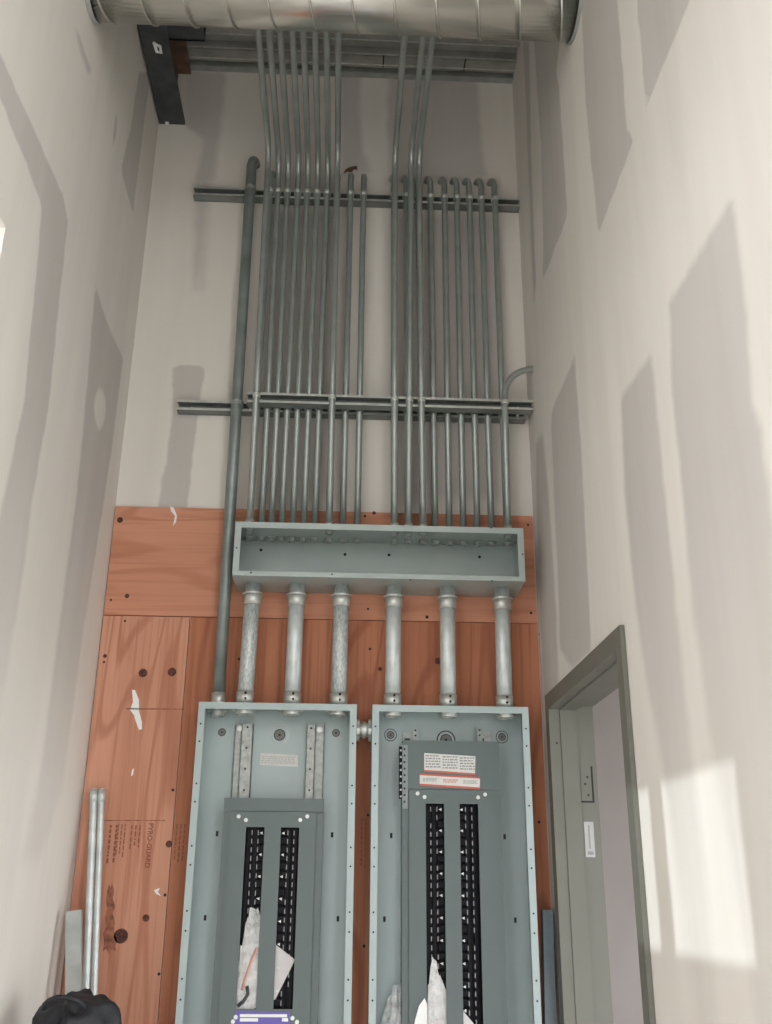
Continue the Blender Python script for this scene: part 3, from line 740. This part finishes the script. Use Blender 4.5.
def cover(root, px, yt, yseam, slots, slot_top, slot_bot, screws):
    """px: image columns (outer-left, face-left, face-right, outer-right) at the seam"""
    X = [xz(p, yseam, CF) for p in px]; zt = at(px[0], yt, 1, CF)[2]; zs = at(px[1], yseam, 1, CF)[2]; zb = .95
    S = [xz(p, slot_top[1]+2, CF) for p in slots]; z1 = at(slots[0], slot_top[1], 1, CF)[2]; z0 = slot_bot
    t = .002
    mb = MB()
    mb.box(X[1], X[2], CF, CF+t, z1, zs-.0008); mb.box(X[1], X[2], CF, CF+t, zb, z0)
    mb.box(X[1], S[0], CF, CF+t, z0, z1); mb.box(S[1], S[2], CF, CF+t, z0, z1); mb.box(S[3], X[2], CF, CF+t, z0, z1)
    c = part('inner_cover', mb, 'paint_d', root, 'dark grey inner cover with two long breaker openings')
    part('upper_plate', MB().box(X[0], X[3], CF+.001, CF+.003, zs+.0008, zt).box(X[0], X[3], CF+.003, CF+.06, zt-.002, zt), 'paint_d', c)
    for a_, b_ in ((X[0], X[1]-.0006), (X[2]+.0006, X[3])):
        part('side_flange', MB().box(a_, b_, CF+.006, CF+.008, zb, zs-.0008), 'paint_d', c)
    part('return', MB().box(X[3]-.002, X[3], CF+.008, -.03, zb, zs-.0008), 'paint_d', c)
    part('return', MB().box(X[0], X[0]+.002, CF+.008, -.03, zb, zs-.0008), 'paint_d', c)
    for sx, sy_ in screws:
        p = at(sx, sy_, 1, CF); inst('cover_screw', 'cscrew', lambda: MB().tube([(0,0,0),(0,-.003,0)], .0062, 10).box(-.0015, .0015, -.0032, -.003, -.005, .005), 'zinc', c, (p[0], CF-.0005, p[2]))
    for k in (0, 2):
        a_, b_ = S[k], S[k+1]; w_ = b_-a_
        part('breaker_bay', MB().box(a_-.004, b_+.004, CF+.048, CF+.05, z0-.01, z1+.01).box(a_-.004, a_-.002, CF+.003, CF+.048, z0-.01, z1+.01)
             .box(b_+.002, b_+.004, CF+.003, CF+.048, z0-.01, z1+.01).box(a_, b_, CF+.003, CF+.048, z1+.006, z1+.01), 'black', c)
        # moulded bus supports
        mo = MB(); u = (.16, .52) if k == 0 else (.48, .84)
        for uu in u: mo.box(a_+w_*(uu-.12), a_+w_*(uu+.05), CF+.028, CF+.048, z0, z1)
        z = z1
        while z > z0:
            cx_ = a_+w_*(.84 if k == 0 else .16); mo.box(cx_-w_*.16, cx_+w_*.16, CF+.020, CF+.048, z-.020, z-.004); z -= .0254
        part('bus_support', mo, 'black', c, kind='stuff')
        st = MB(); st2 = MB(); z = z1-.008; i = 0
        while z > z0+.01:
            for q, uu in enumerate((.30, .64) if k == 0 else (.36, .70)):
                if random.random() < .93: st.box(a_+w_*(uu-.02), a_+w_*(uu+.03), CF+.024, CF+.030, z-.014, z)
            z -= .0254; i += 1
        z = z1-.012
        while z > z0+.01:
            uu = .80 if k == 0 else .10
            a4, b4 = a_+w_*(uu-.07), a_+w_*(uu+.09)
            st2.add([(a4, CF+.017, z-.004), (b4, CF+.017, z), (b4, CF+.017, z-.009), (a4, CF+.020, z-.004), (b4, CF+.020, z), (b4, CF+.020, z-.009)],
                    [(0,1,2),(3,5,4),(0,3,4,1),(1,4,5,2),(2,5,3,0)])
            z -= .064
        part('bus_stab', st, 'stab', c, kind='stuff')
        part('tie_point', st2, 'white', c, kind='stuff')
    return c, X, S, zt, zs, z1
zb1 = at(250, 1009, 1, CF)[2]
C1, X_1, S_1, zt1, zs1, z11 = cover(P1, (223.5,231,316.5,323.5), 797.5, 811, (246,264.5,281,299.3), (0,827), zb1, [(238.7,816.4),(246,820),(300.3,820),(307.3,816.4),(233,1021.5),(235.8,1017),(297,1022),(292.5,1018)])
zb2 = at(450, 1040, 1, CF)[2]
C2, X_2, S_2, zt2, zs2, z12 = cover(P2, (402.5,409,495.5,500.5), 740, 789, (425.7,444,459.6,478), (0,803.5), zb2, [(417.5,793.5),(424.5,797),(478,797.5),(485,794.5)])
# panel 1: rails, knockouts, sticker
def rail(px0, px1, y0_, y1_, yy, mt, holes):
    a_, b_ = at(px0, y0_, 1, yy), at(px1, y1_, 1, yy); zb_ = b_[2]-.04
    r_ = part('rail', MB().box(a_[0], b_[0], yy, yy+.0025, zb_, a_[2]).box(a_[0], a_[0]+.002, yy, WF-.003, zb_, a_[2]).box(b_[0]-.002, b_[0], yy, WF-.003, zb_, a_[2]), mt, P1)
    if holes:
        for k in range(4):
            z = a_[2]-.012-k*(a_[2]-b_[2]-.02)/3.2
            inst('rail_hole', 'railhole', lambda: MB().disc((0,0,0), 1, .0035, .001, 8), 'hole', r_, ((a_[0]+b_[0])/2, yy-.0005, z))
    else:
        inst('rail_screw', 'railscrew', lambda: MB().disc((0,-.002,0), 1, .009, .005, 12), 'zinc', r_, ((a_[0]+b_[0])/2, yy-.001, a_[2]-.016))
rail(235.5,240.8,724,797,-.030,'rail',False); rail(242,249.5,723.5,797,-.042,'rail',True)
rail(307,313.5,724.5,797,-.042,'rail',True); rail(315,322.5,725,797,-.030,'rail',False)
knockout(P1, 222, 732.3, 5.6); knockout(P1, 279.6, 735, 8.2); knockout(P1, 336, 733, 5.6)
def sticker(root, pts, y, label, mt='paper'):
    P = [at(px, py, 1, y) for px, py in pts]
    return part('sticker', MB().poly([(p[0], y-.0002, p[2]) for p in P], .0006), mt, root, label), P
s, P = sticker(P1, [(260.6,753),(297.5,755),(298,767),(260,765)], WF-.0025, 'faded white rating sticker')
fine_print(s, P[0][0]+.004, P[1][0]-.004, P[3][2]+.004, P[1][2]-.004, WF-.0033, 4, 'ink_p', seed=8)
s, P = sticker(P1, [(236,1010.5),(290,1012),(290,1040),(233,1040)], CF-.0005, 'purple label with white bars', 'purple')
for q0, q1, y0_, y1_ in ((240,287,1014,1017.2),(240,258,1018,1021.5),(282,288,1018,1021.5)):
    A_, B_ = at(q0, y0_, 1, CF), at(q1, y1_, 1, CF)
    part('white_bar', MB().box(A_[0], B_[0], CF-.0011, CF-.0017, B_[2], A_[2]), 'white', s)
# panel 2: brackets, perforated strip, labels
knockout(P2, 390.5, 735, 5.6, True); knockout(P2, 446, 740, 8.4, True); knockout(P2, 502, 737, 5.6, True)
for px0, px1, hx in ((403,417.5,415.5),(477,491.5,479.5)):
    a_, b_ = at(px0, 727.5, 1, -.04), at(px1, 740, 1, -.04)
    k_ = part('bracket', MB().box(hx/1e9+xz(hx-2.6,730,-.04), xz(hx+2.6,730,-.04), -.042, -.04, b_[2]-.03, a_[2]).box(a_[0], b_[0], -.03, -.028, b_[2]-.03, a_[2]-.012), 'rail', P2)
    part('bracket_slot', MB().box(a_[0]+.006, a_[0]+.024, -.031, -.03, b_[2]-.004, b_[2]+.006), 'hole', k_)
    for dz in (.009, .026): inst('bracket_hole', 'railhole', None, 'hole', k_, (xz(hx,730,-.042), -.0425, a_[2]-dz))
a_, b_ = at(399, 746.5, 1, CF), at(407.5, 799, 1, CF)
ps = part('perforated_strip', MB().box(a_[0], a_[0]+.011, CF+.002, CF+.004, b_[2], a_[2]), 'black', P2, 'black perforated strip')
pr = part('punched_rail', MB().box(a_[0]+.011, b_[0]+.001, CF-.0005, CF+.0008, b_[2]-.03, a_[2]+.005), 'paint_m', P2)
for k in range(9):
    inst('rail_hole', 'railhole', None, 'hole', pr, (a_[0]+.018, CF-.001, a_[2]-.008-k*.0205))
    if k < 8: inst('notch', 'notch', lambda: MB().box(-.003, .003, -.0006, 0, -.003, .003), 'rail', ps, (a_[0]+.006, CF+.002, a_[2]-.012-k*.0205))
LY = CF+.001
s, P = sticker(P2, [(424.2,753),(475.4,756.3),(475,775),(424.2,771.5)], LY, 'upper white warning label')
for k in range(3):
    w3 = (P[1][0]-P[0][0])/3; dz = -(k+.5)*(P[0][2]-P[1][2])/3
    fine_print(s, P[0][0]+k*w3+.004, P[0][0]+(k+1)*w3-.003, P[3][2]+.012+dz, P[0][2]-.003+dz, LY-.0008, 5, 'ink', seed=20+k)
A_ = at(424.2,771.5,1,LY); B_ = at(475,775,1,LY)
part('red_band', MB().poly([(A_[0],LY-.0008,A_[2]),(B_[0],LY-.0008,B_[2]),(B_[0],LY-.0008,B_[2]+.005),(A_[0],LY-.0008,A_[2]+.005)], .0004), 'red', s)
s, P = sticker(P2, [(419.8,773.5),(480,777),(479.6,789.4),(419.6,785.6)], LY, 'lower white warning label with red edges')
for q0, q1 in ((0, .14), (.84, 1)):
    pts = []
    for uu, vv in ((0,q0),(1,q0),(1,q1),(0,q1)):
        T_ = np.array(P[0])*(1-uu)+np.array(P[1])*uu; U_ = np.array(P[3])*(1-uu)+np.array(P[2])*uu; W_ = T_*(1-vv)+U_*vv; pts.append((W_[0], LY-.0009, W_[2]))
    part('red_band', MB().poly(pts, .0004), 'red', s)
for k in range(3):
    w3 = (P[1][0]-P[0][0])/3; dz = -(k+.5)*(P[0][2]-P[1][2])/3
    fine_print(s, P[0][0]+k*w3+.010, P[0][0]+(k+1)*w3-.008, P[3][2]+.014+dz, P[0][2]-.012+dz, LY-.0008, 3, 'red' if k == 1 else 'ink', seed=30+k)
# coupling between the panels
c = at(364, 730, 1, -.08)
cp_ = thing('panel_coupling', 'short zinc coupling joining the two panels side by side', 'pipe coupling', (-.056, -.08, c[2]))
part('nipple', MB().tube([(-.0930, -.08, c[2]), (-.0190, -.08, c[2])], .023, 24), 'zinc', cp_)
for x in (-.0755, -.0370): part('locknut', MB().ring((x, -.08, c[2]), 0, .034, .0225, .010, 24, 5, .003), 'zinc', cp_)
part('ridge', MB().ring((-.056, -.08, c[2]), 0, .0275, .0225, .010, 24), 'zinc', cp_)

# ------------------------------------------------------------------ bags and papers inside the panels
def crumple(c, sx, sy_, sz, seed, n=16, amp=.22, taper=.4):
    """crumpled closed pouch"""
    rn = random.Random(seed); mb = MB(); vs = []; fs = []; rows = 12
    ph = [rn.uniform(0, 6.28) for _ in range(8)]
    for i in range(rows+1):
        v = i/rows; rr = math.sin(math.pi*min(.97, max(.03, v)))**.45 * (1-taper*v)
        for j in range(n):
            a_ = 2*math.pi*j/n
            d = 1+amp*(math.sin(3*a_+ph[0]+5*v)*.5+math.sin(5*a_+ph[1]-8*v)*.4+rn.uniform(-.5,.5))
            vs.append((c[0]+sx*rr*d*math.cos(a_)+sx*.25*math.sin(ph[2]+4*v), c[1]+sy_*rr*d*math.sin(a_), c[2]+sz*(v-.5)+sz*.04*rn.uniform(-1,1)))
    for i in range(rows):
        for j in range(n): fs.append((i*n+j, i*n+(j+1)%n, (i+1)*n+(j+1)%n, (i+1)*n+j))
    fs.append(tuple(range(n-1,-1,-1))); fs.append(tuple(rows*n+j for j in range(n)))
    return mb.add(vs, fs)
BG = CF+.010
A_ = at(250, 965, 1, BG)
bag1 = thing('plastic_bag', 'clear plastic parts bag showing through the left panel\'s left opening', 'bag', (A_[0], BG, at(250,1010,1,BG)[2]))
part('pouch', crumple((A_[0], BG, A_[2]), .044, .0055, .31, 5, amp=.16, taper=.15), 'film', bag1)
pp = [at(x, y, 1, BG) for x, y in [(262,934),(268,940),(262,1008),(238,1008),(240,945),(250,950)]]
part('folded_leaflet', MB().poly([(p[0], BG+.0015, p[2]) for p in pp], .0012), 'sheet', bag1)
q = [at(x, y, 1, BG-.006) for x, y in [(257,948),(250,965),(245,980),(242,990)]]
part('strip', MB().tube([tuple(p) for p in q], .0042, 8), 'copper', bag1, 'pinkish strap inside the bag')
q = [at(x, y, 1, BG-.006) for x, y in [(247,986),(248,994),(243,1002),(238,1006)]]
part('hook', MB().tube([tuple(p) for p in q], .005, 8), 'steel', bag1)
pp = [at(x, y, 1, BG) for x, y in [(262,930),(276,945),(295,960),(275,1000),(262,1000)]]
solid('instruction_booklet', MB().poly([(p[0]-A_[0], 0, p[2]-A_[2]) for p in pp], .004), 'sheet', 'white paper booklet showing through the left panel\'s right opening', 'booklet').location = (A_[0], BG+.011, A_[2])
A_ = at(438, 1005, 1, BG)
bag2 = thing('plastic_bag', 'clear plastic bag behind the right panel\'s inner cover', 'bag', (A_[0], BG, at(438,1040,1,BG)[2]))
part('pouch', crumple((A_[0], BG, A_[2]-.05), .045, .0055, .34, 9, amp=.14, taper=.55), 'film', bag2)
pp = [at(x, y, 1, BG) for x, y in [(428,985),(440,975),(446,990),(474,1024),(474,1050),(426,1050)]]
part('leaflet', MB().poly([(p[0], BG+.003, p[2]) for p in pp], .0012), 'sheet', bag2)
A_ = at(393, 1015, 1, -.06)
bag3 = thing('plastic_bag', 'crumpled clear bag tucked left of the right panel\'s inner cover', 'bag', (A_[0], -.06, A_[2]-.12))
part('pouch', crumple((A_[0], -.06, A_[2]-.05), .038, .03, .26, 12, amp=.25, taper=.2), 'film', bag3)
pp = [(424.5,998),(427,1004),(427.5,1050),(411,1050),(415,1020),(419,1006)]
pp = [at(x, y, 1, CF-.004) for x, y in pp]
solid('paper_tag', MB().poly([tuple(p) for p in pp], .001), 'white', 'pointed white paper tag in front of the right panel\'s inner cover', 'tag', tuple(pp[3]))

# ------------------------------------------------------------------ leaning stock and black bag
def line_to_floor(p, q):
    p, q = np.array(p), np.array(q); t = (0.0-p[2])/(q[2]-p[2]); return p+(q-p)*t
for px0, px1, wpx, lab in [(94.3,85.7,3.5,'left of two loose conduits leaning in the left corner'),(101.9,93.9,3.0,'right of two loose conduits leaning in the left corner')]:
    T_ = at(px0, 789, 1, WF-.03); B_ = at(px1, 1000, 1, -.115); F_ = line_to_floor(T_, B_)
    rr = wpx/300
    o = thing('loose_conduit', lab, 'conduit', tuple(F_), 'loose conduits leaning in the left corner')
    F2 = F_ + (T_-F_)*.004
    part('tube', MB().tube([tuple(F2), tuple(T_)], rr, 18, caps=False).tube([tuple(F2), tuple(T_)], rr*.88, 18, caps=False), 'rigid', o)
    part('coupling', MB().tube([tuple(T_+(F_-T_)*.001), tuple(T_+(F_-T_)*.022)], rr*1.12, 18), 'rigid', o)
def lean_channel(name, label, T_, B_, hw, dp, mt, cat):
    F_ = line_to_floor(T_, B_); d = (T_-F_)/np.linalg.norm(T_-F_); L_ = np.linalg.norm(T_-F_)
    mb = MB(); t = .0022
    mb.box(-hw, hw, 0, -t, 0, L_)
    for s_ in (-1, 1):
        mb.box(s_*hw, s_*(hw-t), 0, dp, 0, L_); mb.box(s_*hw, s_*(hw-.009), dp, dp-t, 0, L_)
    o = thing(name, label, cat, tuple(F_))
    me = mb.mesh('channel'); me.materials.append(MT[mt]); p = D.objects.new('channel', me); COL.objects.link(p); p.parent = o
    p.rotation_euler = Vector(d).to_track_quat('Z', 'Y').to_euler()
    x = Vector((1,0,0)); z = Vector(d); y = z.cross(x).normalized(); x = y.cross(z)
    p.matrix_local = Matrix(((x.x,y.x,z.x,0),(x.y,y.y,z.y,0),(x.z,y.z,z.z,.012),(0,0,0,1)))
lean_channel('loose_strut', 'short strut offcut leaning in the left corner beside loose conduits', at(73,915,1,-.16), at(72.5,990,1,-.185), .022, .02, 'strut', 'strut channel')
lean_channel('loose_stud', 'grey metal stud offcut leaning between right panel and door frame', at(548,914,1,-.06), at(550.5,1024,1,-.085), .016, .03, 'studm', 'metal stud')
# black bag standing in the corner
from mathutils import noise as NZ
BY = -.53
A_ = at(80, 1000, 1, BY); ztop_ = at(78, 1000, 1, BY)[2]
vs = []; fs = []; n = 64; prof_ = [(.07,0),(.085,.01)] + [(.088+.006*math.sin(9*t), .01+t*(ztop_-.10)) for t in np.linspace(.03, 1, 34)]
prof_ += [(.092*math.cos(t)**.6, ztop_-.085+.085*math.sin(t)) for t in np.linspace(.1, 1.5, 16)]
for i, (rr, z) in enumerate(prof_):
    for j in range(n):
        a_ = 2*math.pi*j/n
        p = Vector((rr*math.cos(a_), rr*math.sin(a_)*.85, z))
        q = Vector((p.x*9, p.y*9, z*6)); d = (1-abs(NZ.noise(q))*2.2)*.020 + (1-abs(NZ.noise(q*2.6))*2.4)*.014
        top_ = max(0, z-(ztop_-.12))/.12
        p += Vector((math.cos(a_), math.sin(a_), 0))*d*(1-.4*top_) + Vector((0, 0, 1))*(d*1.1*top_ - .028*top_*(p.x+.05)/.15)
        vs.append((max(XL+.01, A_[0]+.005+p.x), BY+p.y, max(0, p.z)))
for i in range(len(prof_)-1):
    for j in range(n): fs.append((i*n+j, i*n+(j+1)%n, (i+1)*n+(j+1)%n, (i+1)*n+j))
fs.append(tuple(range(n-1,-1,-1))); fs.append(tuple((len(prof_)-1)*n+j for j in range(n)))
bk = thing('black_bag', 'black fabric bag bunched up in the bottom left corner', 'bag', (A_[0], BY, 0))
part('cloth', MB().add(vs, fs, True), 'fabric', bk)
q0 = at(66, 1008, 1, BY-.08)
pts = [q0 + np.array([.05*math.cos(t), -.02*math.sin(t)-.02, .028*math.sin(t)]) for t in np.linspace(0, math.pi, 9)]
part('carry_strap', MB().tube([tuple(p) for p in pts], .006, 8), 'fabric', bk)

# torn hole in the drywall near the hooks, holes round the pipes
c = at(350, 170, 1, 0); hp = [at(x, y, 1, 0) for x, y in [(343,174),(346,169),(350,167),(357,166),(357.5,170),(354,169.5),(352,172),(347,172)]]
wb = D.objects['wall_back']
part('torn_hole', MB().poly([(p[0], -.0003, p[2]) for p in hp], .0008), 'rust', wb, 'torn brown hole in the drywall')
